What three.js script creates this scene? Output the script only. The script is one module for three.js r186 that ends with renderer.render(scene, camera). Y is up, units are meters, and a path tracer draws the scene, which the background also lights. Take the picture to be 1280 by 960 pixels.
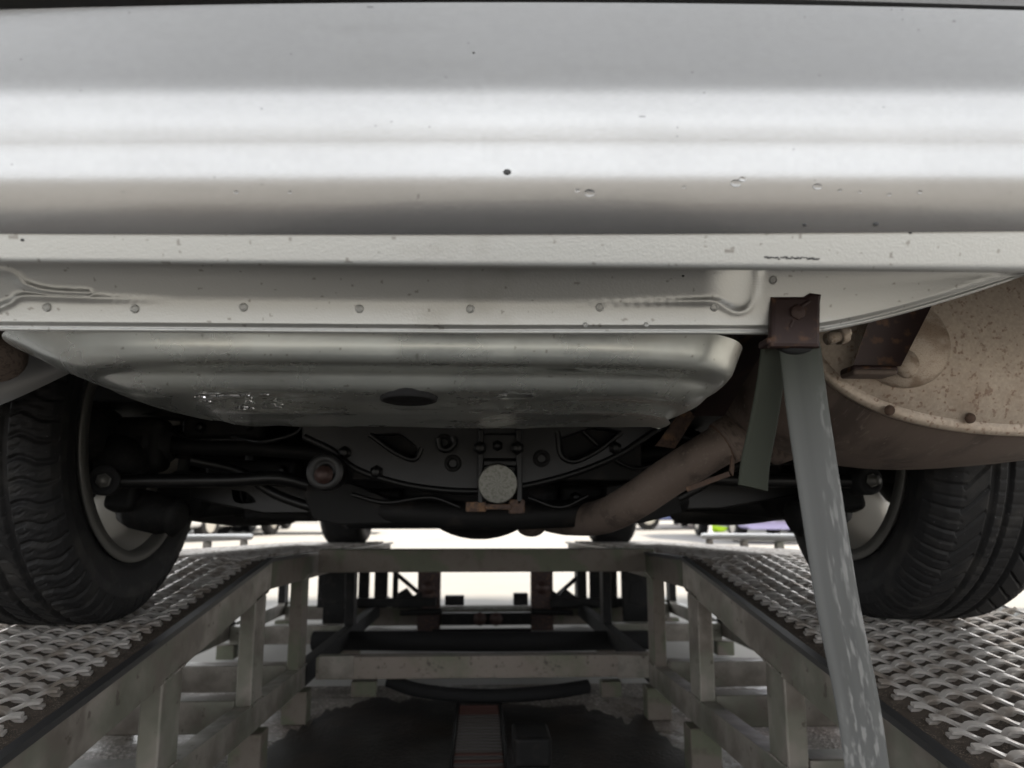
import * as THREE from 'three';
import { RoundedBoxGeometry } from 'three/addons/geometries/RoundedBoxGeometry.js';
import { mergeGeometries, mergeVertices, toCreasedNormals } from 'three/addons/utils/BufferGeometryUtils.js';

// ------------------------------------------------------------------ camera, sky, sun, exposure
const scene = new THREE.Scene();
const FOC = 924, CH = 0.606;                       // focal length in photo pixels, lens height above the bay floor
const PITCH = Math.atan(152 / FOC), YAW = Math.atan(40 * Math.cos(Math.atan(152 / FOC)) / FOC);
const camera = new THREE.PerspectiveCamera(2 * Math.atan(480 / FOC) * 180 / Math.PI, 4 / 3, 0.02, 2000);
camera.position.set(0, CH, 0);
camera.rotation.order = 'YXZ';
camera.rotation.set(PITCH, -YAW, 0);
camera.focus = 0.72;
camera.userData.fStop = 7.5;
camera.updateMatrixWorld(true);
const renderer = new THREE.WebGLRenderer({ antialias: true });
renderer.setSize(1024, 768);
renderer.shadowMap.enabled = true;
renderer.toneMapping = THREE.LinearToneMapping;
renderer.toneMappingExposure = 2.45;

let seed = 7;
const rnd = () => { seed |= 0; seed = seed + 0x6D2B79F5 | 0; let t = Math.imul(seed ^ seed >>> 15, 1 | seed); t = t + Math.imul(t ^ t >>> 7, 61 | t) ^ t; return ((t ^ t >>> 14) >>> 0) / 4294967296; };
const hash = (x, y) => { let h = Math.imul(x, 374761393) + Math.imul(y, 668265263) | 0; h = Math.imul(h ^ h >>> 13, 1274126177); return ((h ^ h >>> 16) >>> 0) / 4294967296; };
const mod = (a, n) => ((a % n) + n) % n, sm = t => t * t * (3 - 2 * t), lerp = (a, b, t) => a + (b - a) * t;
const clamp = (x, a = 0, b = 1) => Math.min(b, Math.max(a, x)), step = (a, b, x) => sm(clamp((x - a) / (b - a)));
function pn(x, y, n, s = 0) {                      // periodic value noise, n cells per tile
  const i = Math.floor(x), j = Math.floor(y), u = sm(x - i), v = sm(y - j), H = (a, b) => hash(mod(a, n) + s * 131, mod(b, n) + s * 57);
  return lerp(lerp(H(i, j), H(i + 1, j), u), lerp(H(i, j + 1), H(i + 1, j + 1), u), v);
}
function fbm(u, v, n, oct, s = 0) { let a = 0.5, r = 0, t = 0; for (let k = 0; k < oct; k++) { r += a * pn(u * n, v * n, n, s + k); t += a; a *= 0.55; n *= 2; } return r / t; }
{
  const W = 256, H = 128, data = new Float32Array(W * H * 4);
  for (let j = 0; j < H; j++) for (let i = 0; i < W; i++) {
    const el = (j + 0.5) / H * 180 - 90, az = i / W;
    const c = fbm(az, (el + 90) / 180 * 0.5, 8, 4, 3);
    const b = el > 0 ? lerp(1.3, 0.42, step(11, 30, el)) * lerp(0.88, 1.12, c) : 0.5;
    data.set([b * 0.985, b * 1.0, b * 1.015, 1], (j * W + i) * 4);
  }
  const sky = new THREE.DataTexture(data, W, H, THREE.RGBAFormat, THREE.FloatType);
  sky.mapping = THREE.EquirectangularReflectionMapping; sky.magFilter = THREE.LinearFilter; sky.minFilter = THREE.LinearFilter; sky.needsUpdate = true;
  scene.background = sky; scene.environment = sky;
  const sun = new THREE.DirectionalLight(0xfff2e0, 3.0);
  sun.position.set(6.5, 8.5, 2); sun.castShadow = true; sun.shadow.radius = 12;
  Object.assign(sun.shadow.camera, { left: -12, right: 12, top: 12, bottom: -12, near: 0.5, far: 60 });
  scene.add(sun, sun.target);
}

// ------------------------------------------------------------------ helpers
const V = (x, y, z) => new THREE.Vector3(x, y, z);
const REF = new THREE.Matrix4().makeRotationFromEuler(new THREE.Euler(PITCH, -YAW, 0, 'YXZ'));   // the survey frame that measurements were taken in
const AX = [0, 1, 2].map(c => V().setFromMatrixColumn(REF, c));
function P(px, py, d) {                            // point at forward distance d seen at a photo pixel
  const v = AX[0].clone().multiplyScalar((px - 640) / FOC).addScaledVector(AX[1], (480 - py) / FOC).sub(AX[2]);
  v.multiplyScalar(d / -v.z); v.y += CH; return v;
}
const used = {};
function numbered(n) { const k = used[n] = (used[n] ?? -1) + 1; return k ? `${n}_${String(k).padStart(3, '0')}` : n; }
function tag(o, label, category, group) { o.userData = { label, category }; if (group) o.userData.group = group; return o; }
function thing(name, label, category, base = V(0, 0, 0), group) {
  const o = new THREE.Group(); o.name = numbered(name); o.position.copy(base); o.userData.base = base; scene.add(o); tag(o, label, category, group); o.userData.base = undefined; o.base = base; return o;
}
function flat(list) {
  list = (Array.isArray(list) ? list : [list]).map(g => { const q = g.index ? g.toNonIndexed() : g.clone(); for (const k of Object.keys(q.attributes)) if (!['position', 'normal', 'uv'].includes(k)) q.deleteAttribute(k); if (!q.attributes.uv) q.setAttribute('uv', new THREE.BufferAttribute(new Float32Array(q.attributes.position.count * 2), 2)); return q; });
  return list.length > 1 ? mergeGeometries(list) : list[0];
}
function part(parent, name, geos, mat, label) {    // geometry is given in world metres
  const g = flat(geos); let r = parent; while (r && !r.base) r = r.parent; const b = r ? r.base : V(0, 0, 0);
  g.translate(-b.x, -b.y, -b.z);
  const m = new THREE.Mesh(g, mat); m.name = name; m.castShadow = m.receiveShadow = true; if (label) m.userData.label = label;
  parent.add(m); return m;
}
function lone(name, geos, mat, label, category, group) { const m = part(scene, numbered(name), geos, mat); return tag(m, label, category, group); }
function struct(name, geos, mat) { const m = part(scene, name, geos, mat); m.userData.kind = 'structure'; return m; }
function muv(g, s = 1) {                           // uv in metres from the dominant normal axis
  g = g.index ? g.toNonIndexed() : g; if (!g.attributes.normal) g.computeVertexNormals();
  const p = g.attributes.position, n = g.attributes.normal, uv = new Float32Array(p.count * 2);
  for (let i = 0; i < p.count; i += 3) {
    let a = 0, b = 0, c = 0; for (let k = 0; k < 3; k++) { a += Math.abs(n.getX(i + k)); b += Math.abs(n.getY(i + k)); c += Math.abs(n.getZ(i + k)); }
    for (let k = 0; k < 3; k++) { const x = p.getX(i + k), y = p.getY(i + k), z = p.getZ(i + k), [u, v] = a > b && a > c ? [z, y] : b > c ? [z, x] : [x, y]; uv[2 * (i + k)] = u * s; uv[2 * (i + k) + 1] = v * s; }
  }
  g.setAttribute('uv', new THREE.BufferAttribute(uv, 2)); return g;
}
function box(x0, x1, y0, y1, z0, z1, r = 0.003) {
  const w = Math.abs(x1 - x0), h = Math.abs(y1 - y0), d = Math.abs(z1 - z0); r = Math.min(r, w * 0.45, h * 0.45, d * 0.45);
  return muv(new RoundedBoxGeometry(w, h, d, 2, r).translate((x0 + x1) / 2, (y0 + y1) / 2, (z0 + z1) / 2));
}
function boxPx(x0, y0, x1, y1, d, depth, r = 0.003) { const a = P(x0, y1, d), b = P(x1, y0, d); return box(a.x, b.x, a.y, b.y, -d - depth, -d, r); }
function bar(a, b, w, h, r = 0.003) {              // rectangular bar from a to b; w across, h upward
  const L = a.distanceTo(b), g = new RoundedBoxGeometry(w, h, L, 2, Math.min(r, w * .45, h * .45));
  muv(g); const q = muv(g.toNonIndexed ? g : g);
  const f = b.clone().sub(a).normalize(), up = Math.abs(f.y) > 0.9 ? V(0, 0, 1) : V(0, 1, 0), x = up.clone().cross(f).normalize(), y = f.clone().cross(x);
  return q.applyMatrix4(new THREE.Matrix4().makeBasis(x, y, f).setPosition(a.clone().add(b).multiplyScalar(0.5)));
}
function tube(pts, r, seg = 40, rad = 14, closed = false) {
  const c = new THREE.CatmullRomCurve3(pts, closed, 'centripetal'), g = new THREE.TubeGeometry(c, seg, r, rad, closed), uv = g.attributes.uv, L = c.getLength();
  for (let i = 0; i < uv.count; i++) uv.setXY(i, uv.getX(i) * L, uv.getY(i) * 6.28 * r);
  if (closed) return g;
  const caps = [0, 1].map(t => { const k = new THREE.CircleGeometry(r, rad); k.lookAt(c.getTangent(t).multiplyScalar(t ? 1 : -1)); const p = c.getPoint(t); return k.translate(p.x, p.y, p.z); });
  return flat([g, ...caps]);
}
function lathe(profile, at, dir, seg = 32) {        // profile [[radius, along], ...] turned about dir
  const g = new THREE.LatheGeometry(profile.map(([r, y]) => new THREE.Vector2(r, y)), seg);
  return g.applyQuaternion(new THREE.Quaternion().setFromUnitVectors(V(0, 1, 0), dir.clone().normalize())).translate(at.x, at.y, at.z);
}
function grid(nu, nv, f) {                          // f(i, j) -> [Vector3, u, v]; smooth sheet
  const pos = [], uv = [], idx = [];
  for (let j = 0; j <= nv; j++) for (let i = 0; i <= nu; i++) { const [p, u, v] = f(i, j); pos.push(p.x, p.y, p.z); uv.push(u, v); }
  for (let j = 0; j < nv; j++) for (let i = 0; i < nu; i++) { const a = j * (nu + 1) + i, b = a + 1, c = a + nu + 1, e = c + 1; idx.push(a, c, b, b, c, e); }
  const g = new THREE.BufferGeometry(); g.setAttribute('position', new THREE.Float32BufferAttribute(pos, 3)); g.setAttribute('uv', new THREE.Float32BufferAttribute(uv, 2)); g.setIndex(idx); g.computeVertexNormals(); return g;
}
function outline(pts, d, depth, holes = []) {       // a plate whose outline is given at distance d, extruded forward
  const q = pts.map(([x, y]) => P(x, y, d)), sh = new THREE.Shape(q.map(p => new THREE.Vector2(p.x, p.y)));
  for (const h of holes) sh.holes.push(new THREE.Path(h.map(([x, y]) => { const p = P(x, y, d); return new THREE.Vector2(p.x, p.y); })));
  return muv(new THREE.ExtrudeGeometry(sh, { depth, bevelEnabled: true, bevelSize: 0.003, bevelThickness: 0.003, bevelSegments: 2, curveSegments: 8 }).translate(0, 0, -d - depth));
}
function curvePts(pts, n = 40) { return new THREE.SplineCurve(pts.map(p => new THREE.Vector2(...p))).getPoints(n).map(p => [p.x, p.y]); }

// ------------------------------------------------------------------ procedural textures and materials
function tex(n, fn, srgb, rep = 1) {
  const data = new Uint8Array(n * n * 4);
  for (let j = 0; j < n; j++) for (let i = 0; i < n; i++) { const c = fn(i / n, j / n); const [r, g, b] = c.length ? c : [c, c, c]; const e = x => srgb ? Math.round(255 * Math.pow(clamp(x), 1 / 2.2)) : Math.round(255 * clamp(x)); data.set([e(r), e(g), e(b), 255], (j * n + i) * 4); }
  const t = new THREE.DataTexture(data, n, n); t.wrapS = t.wrapT = THREE.RepeatWrapping; t.magFilter = THREE.LinearFilter; t.minFilter = THREE.LinearMipmapLinearFilter; t.generateMipmaps = true;
  if (srgb) t.colorSpace = THREE.SRGBColorSpace; t.repeat.set(rep, rep); t.needsUpdate = true; return t;
}
const mix3 = (a, b, t) => a.map((x, i) => lerp(x, b[i], t));
const std = o => new THREE.MeshStandardMaterial({ side: THREE.DoubleSide, ...o }), phys = o => new THREE.MeshPhysicalMaterial({ side: THREE.DoubleSide, ...o });
const C = (r, g, b) => new THREE.Color().setRGB(r, g, b);
const peel = tex(256, (u, v) => 0.6 * fbm(u, v, 40, 2, 5) + 0.4 * fbm(u, v, 90, 1, 8), false, 9);
const dirtRough = tex(512, (u, v) => 0.2 + 0.16 * step(0.3, 0.8, fbm(u, v, 5, 3, 11)) + 0.08 * fbm(u, v, 60, 2, 2), false, 3.3);
const paintTint = tex(512, (u, v) => { const d = step(0.55, 0.8, fbm(u, v, 6, 5, 21)); const s = fbm(u, v, 90, 2, 31) > 0.845 ? 0.5 : 0; return mix3(mix3([.49, .5, .495], [.42, .425, .41], d), [.12, .1, .08], s); }, true, 2.3);
const dust = tex(512, (u, v) => { const a = fbm(u, v, 4, 4, 181), st = .6 * fbm(u, v, 7, 4, 182) + .4 * pn(u * 8, v * 64, 64, 183), g = fbm(u, v, 128, 2, 184), k = .9 * (.93 + .1 * a - .05 * step(.5, .8, st) + .06 * (g - .5)); const chip = fbm(u, v, 150, 1, 185) > .985 ? .55 : 1; return [k * chip, k * chip, (k - .008 * st) * chip]; }, true, 2.1);
const M = {};
M.paint = phys({ map: dust, color: C(.348, .35, .354), metalness: 0.8, roughness: 0.25, clearcoat: 0.7, clearcoatRoughness: 0.08, bumpMap: peel, bumpScale: 0.00003 });
const fine = tex(512, (u, v) => fbm(u, v, 200, 1, 9), false, 5);
M.flake = phys({ map: paintTint, metalness: 0.62, roughness: 0.38, clearcoat: 0.3, clearcoatRoughness: 0.25, bumpMap: fine, bumpScale: 0.00006 });
const wellBump = tex(512, (u, v) => 0.8 * fbm(u, v, 7, 3, 41) + 0.2 * fbm(u, v, 60, 2, 5), false, 3);
M.well = phys({ map: paintTint, color: C(1.05, 1.07, 1.03), metalness: 0.74, roughness: 1, roughnessMap: dirtRough, clearcoat: 0.5, clearcoatRoughness: 0.1, bumpMap: wellBump, bumpScale: 0.0003 });
M.trim = std({ color: C(.03, .031, .033), roughness: 0.55 });
M.quarter = phys({ color: C(.12, .122, .125), metalness: 0.3, roughness: 0.5, clearcoat: .3, clearcoatRoughness: .3 });
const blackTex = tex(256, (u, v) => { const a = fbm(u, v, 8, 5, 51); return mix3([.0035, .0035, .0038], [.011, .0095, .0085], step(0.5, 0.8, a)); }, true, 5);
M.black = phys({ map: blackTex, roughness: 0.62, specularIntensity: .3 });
M.blackGloss = phys({ color: C(.004, .004, .0042), roughness: 0.36, specularIntensity: .5 });
M.rubber = phys({ color: C(.01, .01, .0105), roughness: 0.8, specularIntensity: .5 });
const tyreTex = tex(512, (u, v) => { const a = fbm(u, v, 9, 5, 61), s = fbm(u, v, 120, 1, 3) > .95 ? .06 : 0; return mix3([.0065, .0065, .007], [.02, .019, .018], step(.45, .8, a)).map(x => x + s); }, true, 4);
M.tyre = phys({ map: tyreTex, roughness: 0.6, specularIntensity: .45 });
M.alloy = std({ color: C(.46, .44, .4), metalness: 0.5, roughness: 0.42 });
M.rimLip = std({ color: C(.1, .098, .09), metalness: .4, roughness: .5 });
const rustTex = tex(512, (u, v) => { const a = fbm(u, v, 10, 6, 71), b = fbm(u, v, 30, 4, 72); return mix3(mix3([.06, .036, .026], [.14, .075, .036], step(.4, .75, a)), [.035, .02, .016], step(.52, .75, b)); }, true, 8);
M.rust = std({ map: rustTex, roughness: 0.85, bumpMap: rustTex, bumpScale: .0008 });
const darkRust = tex(256, (u, v) => mix3([.026, .012, .011], [.1, .046, .022], step(.5, .8, fbm(u, v, 8, 5, 75))), true, 12);
M.bracket = std({ map: darkRust, roughness: 0.55, metalness: .25, bumpMap: darkRust, bumpScale: .0006 });
const pipeTex = tex(512, (u, v) => { const a = fbm(u, v, 7, 6, 81), b = fbm(u, v, 70, 3, 82); return mix3(mix3([.125, .095, .078], [.068, .05, .042], step(.4, .7, a)), [.15, .12, .1], step(.62, .85, b)); }, true, 4);
M.pipe = std({ map: pipeTex, roughness: 0.7, metalness: .25, bumpMap: pipeTex, bumpScale: .0006 });
const capTex = tex(1024, (u, v) => {
  const a = fbm(u, v, 5, 5, 91), spots = fbm(u, v, 110, 3, 92), area = fbm(u, v, 4, 4, 93), fine = fbm(u, v, 180, 2, 94);
  let c = mix3([.43, .365, .3], [.27, .205, .15], step(.4, .75, a)); c = c.map(x => x * (0.85 + .3 * fine));
  c = mix3(c, [.13, .055, .025], (.3 + .5 * fine) * step(.7 - .16 * area, .86 - .1 * area, spots)); return c;
}, true, 2.2);
M.cap = std({ map: capTex, roughness: 0.5, metalness: .35, bumpMap: capTex, bumpScale: .0007 });
const galv = tex(512, (u, v) => {
  const a = fbm(u, v, 5, 5, 101), m = fbm(u, v, 4, 5, 102), s = fbm(u, v, 26, 4, 103);
  let c = mix3([.25, .228, .2], [.135, .118, .1], step(.35, .7, a)); c = mix3(c, [.14, .15, .115], .6 * step(.52, .72, m)); return mix3(c, [.06, .045, .035], .7 * step(.7, .82, s));
}, true, 2.6);
const galvR = tex(256, (u, v) => .22 + .42 * fbm(u, v, 8, 4, 104), false, 2.6);
M.frame = std({ map: galv, roughness: 1, roughnessMap: galvR, metalness: .25, bumpMap: galv, bumpScale: .0009 });
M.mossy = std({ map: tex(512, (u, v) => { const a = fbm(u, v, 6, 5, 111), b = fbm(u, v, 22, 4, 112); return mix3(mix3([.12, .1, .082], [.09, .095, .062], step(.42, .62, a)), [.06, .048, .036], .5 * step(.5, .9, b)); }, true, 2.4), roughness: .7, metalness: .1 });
const meshT = tex(256, (u, v) => mix3([.86, .82, .78], [.5, .44, .39], step(.45, .75, fbm(u, v, 10, 4, 121))), true, 4);
M.beam = std({ map: tex(512, (u, v) => { const a = fbm(u, v, 4, 5, 191), b = fbm(u, v, 30, 4, 192), r = fbm(u, v, 5, 4, 193); return mix3(mix3(mix3([.2, .17, .145], [.135, .135, .095], step(.35, .75, a)), [.17, .13, .105], .4 * step(.5, .8, r)), [.05, .04, .03], .8 * step(.6, .8, b)); }, true, 2.9), roughness: .65, metalness: .1, bumpMap: galv, bumpScale: .0008 });
M.mesh = std({ map: meshT, roughness: .3, metalness: .72 });
const grit = tex(512, (u, v) => { const g = fbm(u, v, 150, 2, 131), a = fbm(u, v, 8, 4, 132); return mix3(mix3([.07, .05, .036], [.03, .024, .018], a), [.34, .27, .21], step(.6, .85, g) * step(.3, .6, a)); }, true, 6);
M.dirt = std({ map: grit, roughness: .9, bumpMap: grit, bumpScale: .002 });
M.darkEdge = std({ color: C(.035, .035, .036), roughness: .45, metalness: .3 });
const strapT = tex(1024, (u, v) => {                // u runs across the strap, v along it
  const scr = fbm(u, v, 64, 3, 141) * .55 + .45 * pn(u * 90, v * 45, 90, 142), patch = fbm(u, v, 5, 4, 143), l = pn(u * 40, v * 2, 40, 144);
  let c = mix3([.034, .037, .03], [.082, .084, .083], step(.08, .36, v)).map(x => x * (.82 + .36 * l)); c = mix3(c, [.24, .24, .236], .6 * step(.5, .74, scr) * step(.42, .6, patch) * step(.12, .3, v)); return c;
}, true, 1);
M.strap = phys({ map: strapT, roughness: .72, specularIntensity: .6, bumpMap: strapT, bumpScale: .0006 });
M.strapDark = phys({ color: C(.026, .029, .022), roughness: .8, specularIntensity: .35 });
M.steel = std({ map: tex(256, (u, v) => mix3([.16, .16, .145], [.1, .1, .085], step(.3, .7, fbm(u, v, 6, 4, 211))), true, 7), metalness: .6, roughness: .5 });
const floorT = tex(1024, (u, v) => { const g = fbm(u, v, 190, 2, 151), a = fbm(u, v, 6, 5, 152), r = fbm(u, v, 3, 4, 153); return mix3(mix3([.18, .158, .138], [.105, .093, .082], step(.35, .7, a)), [.46, .43, .39], .85 * step(.55, .85, g)).map((x, i) => x * (i ? 1 : 1 + .08 * step(.5, .7, r))); }, true, .9);
const floorR = tex(1024, (u, v) => lerp(.22, .7, step(.3, .55, fbm(u, v, 5, 5, 154))) + .12 * (fbm(u, v, 150, 2, 151) - .3), false, .9);
const floorB = tex(1024, (u, v) => fbm(u, v, 190, 2, 151) * step(.3, .62, fbm(u, v, 5, 5, 154)) * .8 + .2 * fbm(u, v, 20, 3, 156), false, .9);
M.floor = std({ map: floorT, roughness: 1, roughnessMap: floorR, bumpMap: floorB, bumpScale: .005 });
M.lot = std({ map: tex(512, (u, v) => { const a = fbm(u, v, 6, 6, 161); return mix3([.46, .45, .43], [.33, .325, .31], a); }, true, .12), roughness: .85 });
M.white = phys({ color: C(.78, .78, .77), roughness: .35, clearcoat: .5 });
M.glass = phys({ color: C(.03, .035, .04), roughness: .08, clearcoat: 1 });
M.water = phys({ color: C(1, 1, 1), roughness: .02, transmission: 1, thickness: .002, ior: 1.33 });
const colour = (r, g, b, o = {}) => phys({ color: C(r, g, b), roughness: .35, clearcoat: .6, ...o });

// ------------------------------------------------------------------ ground
struct('ground', muv(new THREE.PlaneGeometry(900, 900).rotateX(-Math.PI / 2).translate(0, -0.01, -100)), M.lot);
{ const s = new THREE.PlaneGeometry(2.5, 3.9).rotateX(-Math.PI / 2).translate(0, 0, -.72); struct('bay_floor', muv(s), M.floor); }
{ // dark floor sheet between the decks, extended backward to darken reflections
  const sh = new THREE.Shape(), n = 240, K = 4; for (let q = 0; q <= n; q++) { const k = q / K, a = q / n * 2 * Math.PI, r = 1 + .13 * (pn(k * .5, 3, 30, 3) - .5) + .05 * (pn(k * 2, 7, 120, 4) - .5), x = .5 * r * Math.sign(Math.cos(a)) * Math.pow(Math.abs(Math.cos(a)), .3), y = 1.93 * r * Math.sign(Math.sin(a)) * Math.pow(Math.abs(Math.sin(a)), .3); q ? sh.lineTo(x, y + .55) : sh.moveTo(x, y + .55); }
  struct('dark_floor_patch', muv(new THREE.ShapeGeometry(sh).rotateX(-Math.PI / 2).translate(0, .004, 0)), std({ map: tex(512, (u, v) => mix3([.01, .009, .008], [.024, .017, .013], step(.4, .7, fbm(u, v, 5, 5, 171))), true, 1.5), roughness: .55, bumpMap: floorB, bumpScale: .003 }));
}
const LIPX = 0.503;
const H = h => CH + h;                              // heights are measured from the lens
const lip = d => H(d < 1.866 ? -0.129 - 0.136 * (1.866 - d) : -0.129 - 0.033 * (d - 1.866));

// ------------------------------------------------------------------ unseen roof added to shade the bay and shape bumper reflections
{
  const t = thing('added_canopy', 'unseen grey roof on steel columns added to shade the inspection bay', 'added_canopy', V(0, 0, 0));
  part(t, 'roof', box(-4.2, 4.2, 3.3, 3.36, -4.4, 1.7), std({ color: C(.34, .34, .35), roughness: .6 }));
  for (const z of [-4.2, -2.3, -0.4, 1.5]) part(t, 'beam', box(-4.2, 4.2, 3.12, 3.297, z - .05, z + .05), M.frame);
  for (const x of [-4.1, 4.1]) for (const z of [-4.2, 1.5]) part(t, 'column', box(x - .06, x + .06, 0, 3.117, z - .06, z + .06), M.frame);
}

// ------------------------------------------------------------------ the steel ramp stand
const stand = thing('ramp_stand', 'grimy grey steel ramp stand with two expanded metal wheel decks under the car', 'ramp', V(0, 0, -2));
const DECK_OUT = 1.03;
const pz = (x, y, d) => V(x, y, -d);
function railAlong(x0, x1, dA, dB, yA, yB, h) {     // rail from dA to dB, top at yA..yB, height h
  const g = box(Math.min(x0, x1), Math.max(x0, x1), 0, 1, -dB, -dA, .002), p = g.attributes.position;
  for (let i = 0; i < p.count; i++) { const d = -p.getZ(i), t = (d - dA) / (dB - dA), top = lerp(yA, yB, t); p.setY(i, top - h * (1 - p.getY(i))); }
  g.computeVertexNormals(); return muv(g);
}
for (const s of [-1, 1]) {
  // inner side frame
  part(stand, 'top_rail', [railAlong(s * LIPX, s * (LIPX + .035), .45, 1.866, lip(.45) - .006, lip(1.866) - .006, .064), ], M.frame);
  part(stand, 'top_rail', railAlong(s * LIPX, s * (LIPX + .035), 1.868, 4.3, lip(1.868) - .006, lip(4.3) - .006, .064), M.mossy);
  part(stand, 'edge_lip', [railAlong(s * (LIPX - .003), s * (LIPX + .012), .45, 1.866, lip(.45) + .004, lip(1.866) + .004, .009), railAlong(s * (LIPX - .003), s * (LIPX + .012), 1.866, 4.4, lip(1.866) + .004, lip(4.4) + .004, .009)], M.darkEdge);
  part(stand, 'flange', [railAlong(s * (LIPX + .013), s * (LIPX + .075), .45, 1.866, lip(.45) - .005, lip(1.866) - .005, .006), railAlong(s * (LIPX + .013), s * (LIPX + .075), 1.866, 4.4, lip(1.866) - .005, lip(4.4) - .005, .006)], M.dirt, 'inner deck flange covered with brown grit');
  part(stand, 'lower_rail', railAlong(s * LIPX, s * (LIPX + .036), 0.98, 2.28, H(-.412), H(-.458), .06), M.frame);
  part(stand, 'lower_rail', railAlong(s * LIPX, s * (LIPX + .036), 2.285, 4.3, H(-.458), H(-.5), .06), M.black);  // far rail coloured black for grime and the shadow under the car
  // outer side frame
  part(stand, 'top_rail', [railAlong(s * DECK_OUT, s * (DECK_OUT - .035), .45, 1.866, lip(.45) - .012, lip(1.866) - .012, .062), railAlong(s * DECK_OUT, s * (DECK_OUT - .035), 1.866, 4.4, lip(1.866) - .012, lip(4.4) - .012, .062)], M.frame);
  part(stand, 'lower_rail', railAlong(s * DECK_OUT, s * (DECK_OUT - .036), 0.98, 4.3, H(-.412), H(-.5), .06), M.frame);
  const low = d => H(-.412 - .0354 * (d - .98)) - .058;
  for (const [d, w] of [[1.266, .081], [1.754, .083], [2.2, .08], [3.1, .08], [3.95, .08]]) {
    for (const [a, b] of [[LIPX, LIPX + .037], [DECK_OUT - .037, DECK_OUT]]) {
      part(stand, 'post', box(s * (a + .001), s * (b - .001), low(d) + .056, lip(d) - .064, -d - w, -d, .004), d > 2.5 ? M.black : d > 2 ? M.mossy : M.frame);  // farthest posts coloured black: grime plus painted-in shadow
      part(stand, 'foot', box(s * (a - .022), s * (b + .012), 0.002, low(d) - .003, -d - w + .01, -d - .01, .004), M.mossy);
    }
    part(stand, 'cross_tube', box(s * (LIPX + .038), s * (DECK_OUT - .038), low(d) + .0, low(d) + .07, -d - .06, -d - .002, .004), M.frame);
    part(stand, 'deck_bearer', box(s * (LIPX + .038), s * (DECK_OUT - .038), lip(d) - .078, lip(d) - .032, -d - .045, -d - .005, .003), M.frame);
  }
  for (const [d, w] of [[1.266, .081], [1.754, .083], [2.2, .08]]) for (const [yy, dy] of [[lip(d) - .068, .011], [H(-.412 - .0354 * (d - .98)), 0]]) {
    const bead = []; for (let k = 0; k <= 14; k++) bead.push(pz(s * (LIPX - .0008), yy + dy * k / 14 + (hash(k, Math.round(d * 50)) - .5) * .002, d + w * k / 14));
    part(stand, 'weld_bead', tube(bead, .0028, 30, 6), M.frame);
  }
  for (const d of [.7, 1.0]) part(stand, 'deck_bearer', box(s * (LIPX + .038), s * (DECK_OUT - .038), lip(d) - .078, lip(d) - .032, -d - .045, -d - .005, .003), M.frame);
  // guard pipe along the outer edge on stubs
  const gp = [.5, 1.0, 1.5, 1.86, 2.3, 3.2, 3.5].map(d => pz(s * (DECK_OUT + .02), lip(d) + .042, d));
  part(stand, 'guard_pipe', tube(gp, .0145, 60, 12), M.white);
  for (const d of [.6, 1.15, 1.6, 2.05, 2.6, 2.95, 3.4]) part(stand, 'pipe_stub', box(s * (DECK_OUT + .002), s * (DECK_OUT + .03), lip(d) - .03, lip(d) + .03, -d - .012, -d + .012), M.frame);
  part(stand, 'dirt_tray', [railAlong(s * (LIPX + .036), s * (DECK_OUT - .036), .5, 1.866, lip(.5) - .024, lip(1.866) - .024, .003), railAlong(s * (LIPX + .036), s * (DECK_OUT - .036), 1.866, 4.3, lip(1.866) - .024, lip(4.3) - .024, .003)], M.dirt);
  // expanded metal
  const L = .0715, S = .0188, A = .0058, w = .0078, t = .0037, tilt = .36, XA = LIPX + .04, XB = DECK_OUT - .03, N = 14;
  const pos = [], uv = [], idx = [];
  let m = 0;
  for (let run = 0.5; run < 4.3; run += S, m++) {
    const d0 = run, nSeg = Math.round((XB - XA) / L * N), rnds = (hash(m, 5) - .5) * .0012;
    const jitterStart = 0;
    for (let i = 0; i <= nSeg; i++) {
      const x = XA + (XB - XA) * i / nSeg, ph = (x - XA - .004) / L * 2 * Math.PI + m * Math.PI;
      const tri = Math.asin(Math.cos(ph) * .985) / 1.4, c = clamp(tri * 1.55, -1.25, 1.25), cs = c - .0 * c, slope = Math.abs(tri * 1.55) < 1.25 ? A * 1.55 * 4 / L : 0;
      const cc = Math.tanh(c * 1.1) / .88, wz = w * Math.sqrt(1 + slope * slope * .8);
      const d = d0 + A * cc, y = lip(d0) + (d - d0) * (d0 < 1.866 ? .136 : -.033) + .003 + cc * .0037 + rnds;
      // cross-section: the strand leans so that its wide face looks up and back
      const cw = Math.cos(tilt), sw = Math.sin(tilt);
      for (const [a, b] of [[-.5, -.5], [.5, -.5], [.5, .5], [-.5, .5]]) { const z = a * wz * cw - b * t * sw, yy = a * w * sw + b * t * cw; pos.push(s * x, y + yy, -(d + z)); uv.push(x, d + a * w); }
    }
    const base = pos.length / 3 - (nSeg + 1) * 4;
    for (let i = 0; i < nSeg; i++) for (let k = 0; k < 4; k++) { const a = base + i * 4 + k, b = base + i * 4 + (k + 1) % 4, c = a + 4, e = b + 4; s > 0 ? idx.push(a, b, c, b, e, c) : idx.push(a, c, b, b, c, e); }
    for (const e of [base, base + nSeg * 4]) idx.push(e, e + 1, e + 2, e, e + 2, e + 3);
  }
  let g = new THREE.BufferGeometry(); g.setAttribute('position', new THREE.Float32BufferAttribute(pos, 3)); g.setAttribute('uv', new THREE.Float32BufferAttribute(uv, 2)); g.setIndex(idx);
  g = toCreasedNormals(g, .6);
  part(stand, 'expanded_metal_deck', g, M.mesh);
}
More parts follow.
